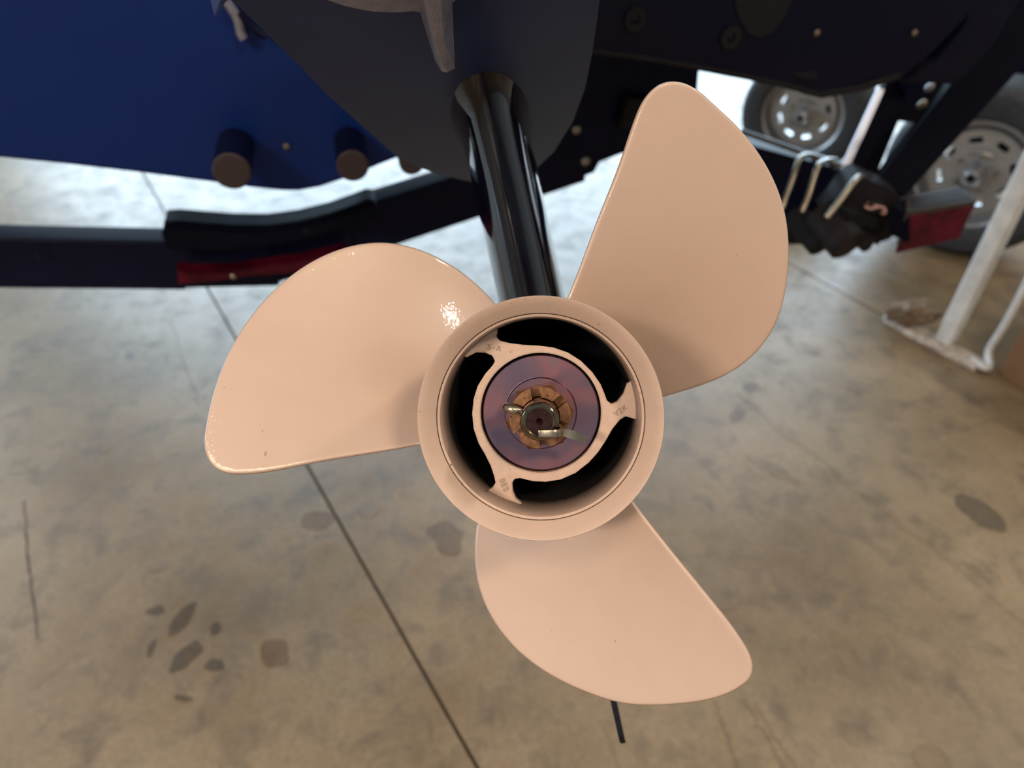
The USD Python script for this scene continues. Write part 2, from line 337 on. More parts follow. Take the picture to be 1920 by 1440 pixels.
OUT = [
 [(1063.5,559),(1088.7,495.8),(1118.5,415.6),(1141.4,358.3),(1162,303.3),(1180.4,250.6),(1191.9,216.2),(1205.6,187.8),(1224,164.9),(1244.6,153),(1262.9,149.8),(1283.5,154.4),(1308.7,168.6),(1340.8,195.6),(1372.9,226.3),(1405,261.2),(1432.5,299.7),(1453,340),(1469,383.5),(1477.4,427),(1479.7,472.9),(1477.4,518.7),(1466.8,573.7),(1448.5,619.5),(1418.7,660.8),(1382,690.6),(1340.8,712.6),(1295,729.5),(1244.6,744.2)],
 [(1188.3,941.7),(1220,983.3),(1260,1033.3),(1303.3,1086.7),(1346.7,1140),(1380,1183.3),(1400,1213.3),(1411.7,1240),(1413.3,1256.7),(1408.3,1273.3),(1393.3,1288.3),(1353.3,1306),(1310,1316.7),(1260,1322.7),(1213.3,1324),(1160,1318.3),(1110,1303.3),(1060,1281.7),(1010,1253.3),(970,1220),(936.7,1181.7),(910,1136.7),(896.7,1096.7),(890.7,1053.3),(890,1016.7),(893.3,988.3)],
 [(782.6,836.5),(704.5,850.4),(583,871.2),(478.8,889.3),(444.1,892),(416.4,888.6),(395.5,874.7),(383.4,855.6),(380.6,829.6),(385.1,794.9),(395.5,749.7),(409.4,704.6),(426.8,663),(451.1,619.6),(478.8,581.4),(513.6,543.2),(548.3,514.4),(583,491.2),(617.7,473.8),(652.4,461.7),(687.1,456.1),(721.8,455.1),(756.5,459.6),(791.2,469.3),(825.9,486),(860.7,507.5),(895.4,534.5),(927.6,568.6)]]
def resample(P, n, closed=False):
    from scipy.interpolate import splprep, splev
    P = np.asarray(P, float)
    tck, _ = splprep(P.T, s=len(P) * 0.35 ** 2, k=3)
    q = np.array(splev(np.linspace(0, 1, 1200), tck)).T
    s = np.r_[0, np.cumsum(np.linalg.norm(np.diff(q, axis=0), axis=1))]
    t = np.linspace(0, s[-1], n)
    return np.c_[np.interp(t, s, q[:, 0]), np.interp(t, s, q[:, 1])]
def make_blade(i):
    px = resample(OUT[i], 240)
    xy = blade_unproject(px, i)
    # close through the hub: follow a small circle inside the barrel wall
    a0, a1 = np.arctan2(*xy[-1][::-1]), np.arctan2(*xy[0][::-1])
    th = TH0 + i * 2 * math.pi / 3
    f0, f1 = [(a - th + math.pi) % (2 * math.pi) - math.pi for a in (a0, a1)]
    r0, r1 = np.hypot(*xy[-1]), np.hypot(*xy[0])
    RH = 0.0505
    t = np.linspace(0, 1, 9)[1:]
    leg0 = np.c_[(r0 + (RH - r0) * t) * np.cos(th + f0), (r0 + (RH - r0) * t) * np.sin(th + f0)]
    arc = th + np.linspace(f0, f1, 36)[1:-1]
    leg1 = np.c_[(RH + (r1 - RH) * t) * np.cos(th + f1), (RH + (r1 - RH) * t) * np.sin(th + f1)]
    leg1 = np.vstack([[[RH * math.cos(th + f1), RH * math.sin(th + f1)]], leg1[:-1]])
    B = np.vstack([xy, leg0, np.c_[RH * np.cos(arc), RH * np.sin(arc)], leg1])
    n = len(B)
    tang = np.roll(B, -1, 0) - np.roll(B, 1, 0); tang /= np.linalg.norm(tang, axis=1)[:, None]
    nrm = np.c_[-tang[:, 1], tang[:, 0]]
    area = 0.5 * np.sum(B[:, 0] * np.roll(B[:, 1], -1) - np.roll(B[:, 0], -1) * B[:, 1])
    if area < 0: nrm = -nrm
    c = xy.mean(0) * 0.96
    inner = B + nrm * 0.0018
    rings = [B] + [B + nrm * q for q in (0.0006, 0.0012, 0.0018)]
    for s_ in (0.97, 0.93, 0.87, 0.79, 0.70, 0.60, 0.50, 0.40, 0.30, 0.20, 0.10):
        rings.append(c + (inner - c) * s_)
    from scipy.spatial import cKDTree
    tree = cKDTree(xy)
    def dist(q): return tree.query(q)[0]
    V, Fc = [], []
    def zfront(q): return blade_z(q, i)
    def thick(q):
        d = dist(q); r = np.hypot(q[:, 0], q[:, 1])
        return 0.0024 + (0.0026 + 0.004 * np.clip((0.115 - r) / 0.06, 0, 1)) * (1 - np.exp(-d / 0.014))
    te = np.zeros(n); q_ = np.arange(240) / 240.0
    te[:240] = np.clip((0.40 - q_) / 0.10, 0, 1)          # squared-off trailing edge with a lip
    edge_drop = [0.00095 + 0.0016 * te, 0.00035 + 0.0009 * te, 0.0001 + 0.00035 * te, 0.0]
    for k, q in enumerate(rings):
        V.append(np.c_[q, zfront(q) + (edge_drop[k] if k < 4 else 0)])
    nf = len(rings)
    V.append(np.array([[*c, blade_z(c[None], i)[0]]]))
    cf = nf * n
    off = cf + 1
    for k, q in enumerate(rings[1:], 1):
        V.append(np.c_[q, zfront(q) + np.maximum(thick(q) - (edge_drop[k] * 0.4 if k < 4 else 0), (edge_drop[k] if k < 4 else 0) + .0003)])
    V.append(np.array([[*c, blade_z(c[None], i)[0] + thick(c[None])[0]]]))
    cb = off + (nf - 1) * n
    idx = np.arange(n); nx = (idx + 1) % n
    def strip(a, b, flip):
        q = np.c_[a + idx, a + nx, b + nx, b + idx]
        t_ = np.vstack([q[:, [0, 1, 2]], q[:, [0, 2, 3]]]); return t_[:, ::-1] if flip else t_
    for k in range(nf - 1): Fc.append(strip(k * n, (k + 1) * n, True))
    Fc.append(np.c_[(nf - 1) * n + nx, (nf - 1) * n + idx, np.full(n, cf)])
    Fc.append(strip(0, off, False))
    for k in range(nf - 2): Fc.append(strip(off + k * n, off + (k + 1) * n, False))
    Fc.append(np.c_[off + (nf - 2) * n + idx, off + (nf - 2) * n + nx, np.full(n, cb)])
    m = tm(np.vstack(V), np.vstack(Fc))
    if m.volume < 0: m.invert()
    return m
propeller = thing('propeller', 'beige painted three-bladed boat propeller facing the camera in the centre of the photo', 'propeller')
for i in range(3):
    obj('blade', P3(make_blade(i)), M_blade, propeller, smooth=32)
BORE = 0.0478
barrel = revolve([(0.0566, 0.0003), (0.0572, 0.0), (0.0576, 0.0008), (0.0577, 0.002), (0.0566, 0.008), (0.0552, 0.02), (0.0540, 0.04), (0.0535, 0.108), (0.0500, 0.108),
                  (0.0474, 0.104), (0.0474, 0.030), (0.0479, 0.0105), (0.0482, 0.0088), (0.0490, 0.0082), (0.0493, 0.0080), (0.0494, 0.0090), (0.0497, 0.0090), (0.0498, 0.0076), (0.0540, 0.0025)], 192)
def local_part(path, mesh, mat, smooth):
    """mesh in the shaft's own space under a transform, so that its material can use the shaft axis"""
    m_ = usdkit.mesh(stage, path, mesh, mat, smooth=smooth)
    o_, x_, y_, z_ = prop2world([[0, 0, 0]])[0], *(prop2world(np.eye(3)) - prop2world([[0, 0, 0]]))
    m_.AddTransformOp().Set(Gf.Matrix4d(*[*x_, 0, *y_, 0, *z_, 0, *o_, 1]))
    return m_.GetPrim()
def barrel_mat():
    """paint whose colour darkens to near black down the bore, by depth along the shaft"""
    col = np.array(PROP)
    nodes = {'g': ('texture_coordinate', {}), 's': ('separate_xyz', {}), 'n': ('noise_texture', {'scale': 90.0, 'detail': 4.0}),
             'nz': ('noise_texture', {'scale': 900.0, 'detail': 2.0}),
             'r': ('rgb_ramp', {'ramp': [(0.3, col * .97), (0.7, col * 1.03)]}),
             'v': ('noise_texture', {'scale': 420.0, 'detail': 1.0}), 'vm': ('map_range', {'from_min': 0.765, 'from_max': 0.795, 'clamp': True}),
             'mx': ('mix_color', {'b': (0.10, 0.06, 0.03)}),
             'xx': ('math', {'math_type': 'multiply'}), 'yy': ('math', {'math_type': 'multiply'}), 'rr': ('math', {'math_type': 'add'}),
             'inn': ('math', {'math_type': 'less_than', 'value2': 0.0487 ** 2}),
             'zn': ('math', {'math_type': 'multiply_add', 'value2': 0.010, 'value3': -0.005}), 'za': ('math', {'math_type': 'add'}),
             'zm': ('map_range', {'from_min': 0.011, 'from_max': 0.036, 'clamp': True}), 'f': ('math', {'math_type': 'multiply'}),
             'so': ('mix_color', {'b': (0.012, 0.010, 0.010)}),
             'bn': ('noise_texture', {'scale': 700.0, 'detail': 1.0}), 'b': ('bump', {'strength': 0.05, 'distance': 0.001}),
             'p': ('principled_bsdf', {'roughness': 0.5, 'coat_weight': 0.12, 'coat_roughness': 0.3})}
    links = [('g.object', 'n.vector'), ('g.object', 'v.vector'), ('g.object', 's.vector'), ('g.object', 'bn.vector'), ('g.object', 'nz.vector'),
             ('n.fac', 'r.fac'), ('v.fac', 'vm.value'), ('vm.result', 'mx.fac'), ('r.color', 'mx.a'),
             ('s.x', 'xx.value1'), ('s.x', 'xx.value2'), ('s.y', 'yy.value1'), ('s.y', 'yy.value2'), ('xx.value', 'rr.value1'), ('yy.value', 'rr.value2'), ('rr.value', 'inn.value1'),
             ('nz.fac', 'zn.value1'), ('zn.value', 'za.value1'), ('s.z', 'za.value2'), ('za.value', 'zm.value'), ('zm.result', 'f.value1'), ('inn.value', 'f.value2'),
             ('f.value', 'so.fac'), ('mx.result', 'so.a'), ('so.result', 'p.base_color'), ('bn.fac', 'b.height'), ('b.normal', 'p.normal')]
    return usdkit.material(stage, L('barrel_depth_fade'), nodes, links, surface='p.BSDF')
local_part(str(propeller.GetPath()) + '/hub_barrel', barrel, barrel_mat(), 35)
obj('groove_line', P3(revolve([(0.04938, 0.0089), (0.04972, 0.0089), (0.04972, 0.00855), (0.04938, 0.00855)], 160)), M_groove, propeller)

# hub core: ring and three swirling spokes, cut by the three exhaust slots
S_RING = 0.026
def z1(pts): return [(760 + x / 2.88, 540 + y / 2.88) for x, y in pts]
slots_px = [
 z1([(497,232),(490,262),(508,285),(560,298),(640,308),(720,312),(800,322),(880,350),(950,395),(1010,455),(1055,520),(1078,575),(1090,610),(1115,628),(1147,615),(1180,572),(1200,515)]),
 z1([(1228,705),(1190,693),(1160,712),(1120,760),(1080,830),(1040,890),(990,945),(920,1000),(840,1035),(760,1048),(690,1045),(620,1028),(590,1032),(577,1055),(580,1100),(597,1140),(640,1178)]),
 z1([(330,375),(380,348),(430,350),(468,365),(484,395),(470,420),(430,465),(390,530),(368,600),(360,680),(368,760),(395,840),(430,900),(460,960),(480,1020),(487,1055),(470,1080),(432,1108)])]
core2d = Point(0, 0).buffer(0.0479, 96)
for sl in slots_px:
    q = np.array([shaft_plane(*p, S_RING) for p in sl])
    a0, a1 = math.atan2(q[0][1], q[0][0]), math.atan2(q[-1][1], q[-1][0])
    mid = q[len(q) // 2]; am = math.atan2(mid[1], mid[0])
    def rel(a): return (a - am + math.pi) % (2 * math.pi) - math.pi
    arc = [(0.0478 * math.cos(am + t), 0.0478 * math.sin(am + t)) for t in np.linspace(rel(a1), rel(a0), 40)]
    poly = Polygon(list(map(tuple, q)) + arc).buffer(0)
    poly = poly.buffer(-0.0012).buffer(0.0012)
    core2d = core2d.difference(poly)
core2d = max(getattr(core2d, 'geoms', [core2d]), key=lambda g: g.area)
core2d = core2d.difference(Point(0, 0).buffer(0.0303, 96)).simplify(0.00004)
core = prism(core2d, 0.0045, bevel=0.0007); core.apply_translation([0, 0, S_RING])
hub_core = obj('hub_core', P3(core), M_core, propeller, smooth=25)
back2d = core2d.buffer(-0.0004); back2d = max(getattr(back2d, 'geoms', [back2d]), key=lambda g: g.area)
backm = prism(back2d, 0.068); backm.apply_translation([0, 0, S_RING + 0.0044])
obj('exhaust_ribs', P3(backm), M_exhaust, propeller, smooth=25, label='black ribs behind the painted hub face')
# raised casting letters on the spokes
def lettering(txt, px, ang, h):
    t = meshkit.text_mesh(txt, h, 0.0005, bold=False); V = np.asarray(t.vertices).copy()
    V[:, 0] -= (V[:, 0].min() + V[:, 0].max()) / 2; V[:, 1] -= (V[:, 1].min() + V[:, 1].max()) / 2
    a = math.radians(ang); x, y = V[:, 0] * math.cos(a) - V[:, 1] * math.sin(a), V[:, 0] * math.sin(a) + V[:, 1] * math.cos(a)
    o = shaft_plane(*px, S_RING)
    t.vertices = np.c_[o[0] + x, o[1] - y, S_RING + 0.00004 - V[:, 2]]
    if t.volume < 0: t.invert()
    obj('lettering', P3(t), M_letter, hub_core, smooth=False)
lettering('8E5', (945.5, 909), -66, 0.0028)
lettering('Y2K', (1163, 770), 38, 0.0026)
lettering('3-A', (926.5, 652), -6, 0.0026)
obj('rubber_bushing', P3(revolve([(0.0300, 0.031), (0.0303, 0.031), (0.0303, 0.095), (0.012, 0.095), (0.012, 0.036), (0.0298, 0.036)], 96)), M_rubber_gap, propeller)
obj('exhaust_baffle', P3(revolve([(0.0, 0.100), (0.0476, 0.100), (0.0476, 0.104), (0, 0.104)], 64, closed=False)), M_exhaust, propeller, smooth=False)
washer = local_part(str(propeller.GetPath()) + '/thrust_washer', revolve([(0.0, 0.0262), (0.0176, 0.0262), (0.0181, 0.0267), (0.0183, 0.0278), (0.0288, 0.0278), (0.0294, 0.0285), (0.0294, 0.033), (0, 0.033)], 128, closed=False), M_wash, 25)
washer.SetCustomDataByKey('label', 'purple tinted bare metal thrust washer')

# castellated brass nut, shaft, cotter pin
def sub(a, b): return a - b
rn = 0.0166
hexa = [(rn * math.cos(math.radians(-(12 + 60 * k))), rn * math.sin(math.radians(-(12 + 60 * k)))) for k in range(6)]
nut = m3.Manifold.extrude(m3.CrossSection([hexa], m3.FillRule.EvenOdd), 0.0172).translate([0, 0, 0.0092])
cone = m3.Manifold.revolve(m3.CrossSection([[(0, 0.0), (0.0142, 0.0), (0.0148, 0.0092), (0.0175, 0.0122), (0.0175, 0.03), (0, 0.03)]], m3.FillRule.EvenOdd), 64)
nut = nut ^ cone
nut = nut - m3.Manifold.cylinder(0.05, 0.0096, 0.0096, 64).translate([0, 0, -0.01])
for k in range(6):
    a = math.radians(-(100 + 60 * k)); s = m3.Manifold.cube([0.012, 0.0044, 0.0105], True).translate([0.0145, 0, 0.0085 + 0.0034]).rotate([0, 0, math.degrees(a)])
    nut = nut - s
v, f, _ = meshkit.arrays(nut)
nutp = obj('castle_nut', P3(tm(v, f)), M_brass, propeller, smooth=25, label='brass castellated nut with six slots')
shaft = revolve([(0.0, -0.0015), (0.0008, -0.0022), (0.0011, -0.0040), (0.0018, -0.0046), (0.0019, -0.0050), (0.0062, -0.0050), (0.0066, -0.0050)], 64, closed=False)
endface = revolve([(0.0, -0.0010), (0.0009, -0.0025), (0.0014, -0.0046), (0.0017, -0.0050), (0.0062, -0.0052), (0.0062, -0.003), (0, 0.0)], 64, closed=False)
shaft = revolve([(0.0062, -0.0056), (0.0066, -0.0058), (0.0080, -0.0050), (0.0087, -0.0040), (0.0092, -0.0030), (0.0092, 0.034), (0.0060, 0.034), (0.0060, -0.004)], 96)
sh = obj('propeller_shaft', P3(shaft), M_steel, propeller, smooth=35, label='polished steel propeller shaft end')
obj('shaft_end_face', P3(endface), M_shaftend, sh, smooth=35)
pin = UsdGeom.Xform.Define(stage, str(propeller.GetPath()) + '/cotter_pin').GetPrim()
def polar(r, a, z): return (r * math.cos(math.radians(-a)), r * math.sin(math.radians(-a)), z)
ZP = 0.0046
ring_pts = [polar(0.0085, 160, ZP), polar(0.0105, 160, ZP), polar(0.0130, 161, ZP - 0.0006), polar(0.0152, 161.5, ZP + 0.0002), polar(0.0164, 162, ZP + 0.0022), polar(0.0158, 161.5, ZP + 0.0046), polar(0.0130, 160.5, ZP + 0.0052), polar(0.0100, 160, ZP + 0.004)]
def smoothpath(P, n=40):
    from scipy.interpolate import splprep, splev
    tck, _ = splprep(np.asarray(P, float).T, s=0, k=min(3, len(P) - 1)); return np.array(splev(np.linspace(0, 1, n), tck)).T
obj('pin_head', P3(tube(smoothpath(ring_pts), np.interp(np.linspace(0, 1, 40), [0, .35, .6, 1], [.0016, .0024, .0024, .0016]), 16)), M_pin, pin, smooth=60)
def ribbon(P, width_dir, w, t):
    """flat strip along P (local coords), width along width_dir"""
    P = smoothpath(P, 30); T = np.gradient(P, axis=0); T /= np.linalg.norm(T, axis=1)[:, None]
    W = np.asarray(width_dir, float); W = W - T * (T @ W)[:, None]; W /= np.linalg.norm(W, axis=1)[:, None]; N = np.cross(T, W)
    prof = [(-.5, -.5), (-.42, .3), (-.2, .5), (.2, .5), (.42, .3), (.5, -.5)]
    V = np.stack([P + W * a * w + N * b * t for a, b in prof], 1).reshape(-1, 3); k = len(prof); n = len(P); Fc = []
    for i in range(n - 1):
        for j in range(k):
            a, b = i * k + j, i * k + (j + 1) % k; Fc += [[a, b, b + k], [a, b + k, a + k]]
    for j in range(1, k - 1): Fc += [[0, j + 1, j], [(n - 1) * k, (n - 1) * k + j, (n - 1) * k + j + 1]]
    m = tm(V, Fc)
    if m.volume < 0: m.invert()
    return m
def lp(px, py, z):
    q = shaft_plane(px, py, z); return np.array([q[0], q[1], z])
e = polar(0.0088, -20, ZP)
obj('pin_leg', P3(ribbon([e, lp(1052, 808, -0.001), lp(1053, 811, -0.0050), lp(1046, 812.5, -0.0085), lp(1030, 813, -0.0092), lp(1009.5, 813.5, -0.0090)], (0, 1, 0.0), 0.0036, 0.0013)), M_pin, pin, smooth=30)
obj('pin_leg', P3(ribbon([e, lp(1057, 809, 0.004), lp(1070, 813.5, 0.0035), lp(1085, 819, 0.0045), lp(1098, 825, 0.006)], (0.3, 0.9, 0.1), 0.0040, 0.0013)), M_pin, pin, smooth=30)

# ------------------------------------------------------------------ outboard lower unit
ROLL = math.radians(12.5)
dn = np.array([math.sin(ROLL), math.cos(ROLL)])          # the drive's own "down" in the shaft plane (local x, y)
rt = np.array([math.cos(ROLL), -math.sin(ROLL)])
def drive(lat, h, s):              # lateral, height above the shaft, distance forward -> local propeller coordinates
    return np.array([lat * rt[0] - h * dn[0], lat * rt[1] - h * dn[1], s])
def DRV(V): return prop2world(np.array([drive(*q) for q in np.atleast_2d(V)]))
def drive_plane(px, py, h):        # pixel -> (lat, s) on the plane at height h
    d = ray(px, py); nrm = -(dn[0] * u_ + dn[1] * v_); t = (PO @ nrm + h) / (d @ nrm); q = d * t - PO
    x, y = q @ u_, q @ v_
    return np.array([x * rt[0] + y * rt[1], q @ w_])
def DM(m):
    m = m.copy(); m.vertices = DRV(np.asarray(m.vertices))
    if m.is_watertight and m.volume < 0: m.invert()
    return m
motor = thing('outboard_motor', 'black outboard motor lower unit behind the propeller with grey plate and glossy strut', 'outboard motor')
HP = 0.20
pl = [drive_plane(x, y, HP) for x, y in [(430, 0), (470, 38), (505, 72), (560, 126), (613, 180), (680, 240), (740, 292), (775, 312), (820, 327), (860, 337), (900, 345), (940, 346), (975, 337), (1003, 320), (1040, 285), (1075, 230), (1098, 168), (1112, 100), (1121, 40), (1126, 0)]]
pl = np.array(pl)
aft = [(pl[-1][0] + 0.004, -0.02), (pl[-1][0] - 0.01, -0.05), (pl[0][0] + 0.01, -0.05), (pl[0][0] - 0.012, -0.02)]
pp = Polygon(np.vstack([pl, aft])).buffer(0)
pm = prism(pp, 0.009, bevel=0.0015); V = np.asarray(pm.vertices); pm.vertices = np.c_[V[:, 0], HP + V[:, 2], V[:, 1]]
obj('cavitation_plate', DM(pm), M_plate, motor, smooth=30, label='satin dark grey plate rounded at its front')
# strut: foil sections, flared where it meets the plate
def foil(h, t, s0, s1, lat):
    x = (1 - np.cos(np.linspace(0, np.pi, 26))) / 2; c = s1 - s0
    yt = t * (np.sin(np.pi * x ** 0.72) ** 0.62); yt[0] = 0.0009; yt[-1] = 0.0
    a = np.c_[lat + yt, np.full(26, h), s0 + c * x]; b = np.c_[lat - yt, np.full(26, h), s0 + c * x]
    return np.vstack([a, b[::-1][1:-1]] if False else [a, b[::-1]])
secs = []
for h, fl, s0 in [(0.0, 0, .135), (0.03, 0.002, .138), (0.05, 0, .140), (0.08, 0, .140), (0.12, 0, .140), (0.15, 0.0, .138), (0.17, 0.0, .133), (0.183, 0.0, .129), (0.191, 0.001, .124), (0.197, 0.0025, .118), (0.202, 0.0045, .112)]:
    secs.append(foil(h, 0.026 + fl, s0, 0.43 + fl, 0.004))
V = np.vstack(secs); k = len(secs[0]); Fc = []
for i in range(len(secs) - 1):
    for j in range(k):
        a, b = i * k + j, i * k + (j + 1) % k; Fc += [[a, b, b + k], [a, b + k, a + k]]
sm = tm(V, Fc); sm.merge_vertices(); sm.update_faces(sm.nondegenerate_faces())
smw = sm.copy(); smw.vertices = DRV(np.asarray(sm.vertices)); trimesh.repair.fix_normals(smw)
obj('strut', smw, M_gloss, motor, smooth=40, label='glossy black strut between plate and gearcase')
gear = revolve([(0.0, 0.1095), (0.046, 0.1095), (0.050, 0.111), (0.0505, 0.12), (0.052, 0.16), (0.051, 0.26), (0.046, 0.34), (0.036, 0.41), (0.02, 0.455), (0.006, 0.472), (0, 0.474)], 64, closed=False)
obj('gearcase', P3(gear), M_gloss, motor, smooth=40)
sk = prism(Polygon([(.125, -.03), (.128, -.12), (.133, -.237), (.137, -.246), (.150, -.249), (.165, -.245), (.25, -.20), (.34, -.10), (.38, -.03)]), 0.0040, bevel=0.0010)
V = np.asarray(sk.vertices); sk.vertices = np.c_[V[:, 2] - 0.0020 + 0.002, V[:, 1], V[:, 0]]
obj('skeg', DM(sk), M_gloss, motor, smooth=30)
# leg above the plate
legm = []
for h, t, s0, s1 in [(0.206, .045, .13, .44), (0.26, .05, .12, .45), (0.40, .055, .12, .45), (0.52, .06, .12, .46)]:
    legm.append(foil(h, t, s0, s1, 0.004))
V = np.vstack(legm); k = len(legm[0]); Fc = []
for i in range(3):
    for j in range(k):
        a, b = i * k + j, i * k + (j + 1) % k; Fc += [[a, b, b + k], [a, b + k, a + k]]
lm = tm(V, Fc); lm.vertices = DRV(V); trimesh.repair.fix_normals(lm)
obj('midsection', lm, M_gloss, motor, smooth=40)
# trim tab: round base under the plate with a fin
tb = [drive_plane(x, y, 0.192) for x, y in [(585, -25), (605, 0), (640, 12), (670, 19), (700, 24), (740, 25.5), (775, 23), (790, 26), (830, 28), (850, 8), (868, -8), (890, -40)]]
tb = np.vstack([tb, [(tb[-1][0], -0.03), (tb[0][0], -0.03)]])
tbm = prism(Polygon(tb).buffer(0), 0.008, bevel=0.0012); V = np.asarray(tbm.vertices); tbm.vertices = np.c_[V[:, 0], 0.192 + V[:, 2], V[:, 1]]
tab = UsdGeom.Xform.Define(stage, str(motor.GetPath()) + '/trim_tab').GetPrim(); tab.SetCustomDataByKey('label', 'light grey cast metal trim tab')
obj('tab_base', DM(tbm), M_cast, tab, smooth=30)
fin = [at(768, -40, .306), at(790, -40, .288), at(822, -40, .288), at(846, -40, .306), at(806, 78, .345), at(814, 76, .327), at(833, 75, .327), at(848, 76, .340), at(815, 112, .356), at(828, 134, .362), at(838, 136, .362), at(853, 128, .364), at(848, 92, .356)]
fin += [DRV([[*drive_plane(790, 10, .192)[[0]], .194, drive_plane(790, 10, .192)[1]]])[0], DRV([[*drive_plane(846, 6, .192)[[0]], .194, drive_plane(846, 6, .192)[1]]])[0]]
obj('tab_fin', hull(fin), M_cast, tab, smooth=12)

# ------------------------------------------------------------------ boat hull
PSI = math.radians(12.8)
TL = np.array([math.cos(PSI), math.sin(PSI), 0]); TF = np.array([-math.sin(PSI), math.cos(PSI), 0]); UZ = np.array([0, 0, 1.0])
ZK = 1.05; KEEL = at(560, 358, ZK)
def tpl(px, py, back=0.0):         # pixel -> (across, height) on the transom plane (moved aft by back)
    q = on_plane(px, py, KEEL - TF * back, TF) - KEEL; return (q @ TL, q[2])
def transom_prism(pix, depth, back=0.0, bevel=0.006, extra=()):
    pts = [tpl(x, y, back) for x, y in pix] + list(extra)
    m = prism(Polygon(pts).buffer(0), depth, bevel); V = np.asarray(m.vertices)
    m = m.copy(); m.vertices = KEEL - TF * back + V[:, :1] * TL + V[:, 1:2] * UZ + V[:, 2:3] * TF
    if m.volume < 0: m.invert()
    return m
boat = thing('boat_hull', 'dark navy and black boat stern above the trailer at the top of the photo', 'boat')
navy_px = [(0, 297), (120, 309), (260, 325), (390, 342), (470, 353), (530, 359), (562, 359), (600, 352), (650, 335), (740, 299), (880, 252), (1010, 213), (1070, 195)]
lft = tpl(0, 297); rgt = tpl(1070, 195)
obj('transom', transom_prism(navy_px, 1.6, bevel=0.006, extra=[(rgt[0], 0.55), (lft[0] - 0.8, 0.55), (lft[0] - 0.8, lft[1] + 0.16)]), M_navy, boat, smooth=30, label='navy blue transom with a shallow V bottom edge')
spon_px = [(1075, -70), (1082, 60), (1100, 103), (1150, 108), (1220, 118), (1310, 135), (1400, 152), (1470, 167), (1515, 181), (1542, 187), (1570, 184), (1620, 172), (1660, 161), (1695, 150), (1722, 128), (1760, 95), (1830, 20), (1890, -70)]
obj('sponson', transom_prism(spon_px, 1.3, back=0.06, bevel=0.012, extra=[(tpl(1890, -70, .06)[0] + .12, .55), (tpl(1075, -70, .06)[0] - .01, .55)]), M_blackhull, boat, smooth=40, label='glossy black lower hull bulge on the right')
hb_px = [(1000, 160), (1120, 90), (1300, 112), (1500, 150), (1680, 125), (1800, 20)]
obj('hull_body', transom_prism(hb_px, 1.3, back=-0.08, bevel=0.006, extra=[(tpl(1800, 20)[0] + .05, .54), (tpl(1000, 160)[0], .54)]), M_blackhull, boat, smooth=40)
chine_px = [(1690, 153), (1715, 160), (1740, 158), (1792, 160), (1838, 118), (1866, 84), (1930, -20), (1980, -90), (1860, -90), (1800, 50), (1752, 108), (1742, 112), (1730, 118)]
obj('chine', transom_prism(chine_px, 1.2, back=0.03, bevel=0.008), M_blackhull, boat, smooth=40)
lip_px = [(1108, 94), (1220, 108), (1310, 124), (1400, 141), (1470, 155), (1540, 175), (1620, 161), (1690, 138), (1693, 148), (1622, 171), (1542, 186), (1468, 166), (1400, 151), (1310, 134), (1220, 117), (1104, 103)]
obj('hull_lip', transom_prism(lip_px, 0.02, back=0.068, bevel=0.004), M_greyblack, boat, smooth=40)
obj('hull_recess', transom_prism([(1366, -60), (1374, -10), (1384, 32), (1402, 64), (1424, 74), (1450, 62), (1474, 30), (1490, -10), (1496, -60)], 0.01, back=0.063, bevel=0.002), M_rubber_gap, boat, smooth=40)
obj('drain_slot', transom_prism([(1486, 140), (1500, 137), (1532, 136), (1534, 146), (1528, 151), (1500, 148)], 0.01, back=0.064, bevel=0.002), M_rubber_gap, boat, smooth=40)
def on_transom(px, py, back): return on_plane(px, py, KEEL - TF * back, TF)
def peg(px, py, r, back0, length, mat, name, parent, label=None, cap=None):
    """round fitting that sticks out of the transom towards the viewer"""
    o = on_transom(px, py, back0 + length)
    m = revolve([(0, -length), (r * .92, -length), (r, -length + r * .08), (r, 0), (0, 0)], 40, closed=False)
    # local z along TF
    q = frame_mesh(m, o + TF * length, TL, np.cross(TF, TL), TF)
    if q.volume < 0: q.invert()
    return obj(name, q, mat, parent, smooth=30, label=label)
for x, y, r in ((434, 322, 0.0245), (661, 312, 0.0215), (772, 306, 0.017)):
    a = peg(x, y, r, 0.0, 0.09, M_black, 'drain_tube', boat)
    b = peg(x, y, r * 0.97, 0.09, 0.004, M_fit, 'drain_cap', boat, label='dull brown round end cap')
def screw(px, py, back, r=0.006, mat=M_zinc):
    o = on_transom(px, py, back + 0.003)
    m = trimesh.creation.icosphere(2, r); m.vertices = np.asarray(m.vertices) * [1, 1, 0.5]
    obj('screw', frame_mesh(m, o, TL, UZ, -TF), mat, boat, smooth=True)
for x, y, b in ((537, 275, 0), (1532, 62, .06), (1715, 62, .06), (1191, 36, .06), (1370, 70, .06)):
    screw(x, y, b, 0.0045, M_blackhull if x in (1191, 1370) else M_tan)
for x, y in ((1191, 36), (1370, 70)):
    o = on_transom(x, y, .062)
    obj('grommet', frame_mesh(revolve([(0.006, -.002), (0.013, -.004), (0.015, 0), (0.015, .003), (0.006, .003)], 32), o, TL, UZ, -TF), M_rubber_gap, boat, smooth=40)
# small bright hose clip high on the transom, left of the plate
clip = [on_transom(x, y, 0.012) for x, y in ((425, 2), (438, 22), (447, 40), (452, 62), (457, 72))]
obj('hose_clip', tube(smoothpath(clip, 24), 0.006, 10), M_cast, boat, smooth=60)
obj('hose_clip', tube(smoothpath([on_transom(x, y, 0.015) for x, y in ((450, 22), (462, 38), (474, 52), (500, 68))], 20), 0.005, 10), M_black, boat, smooth=60)

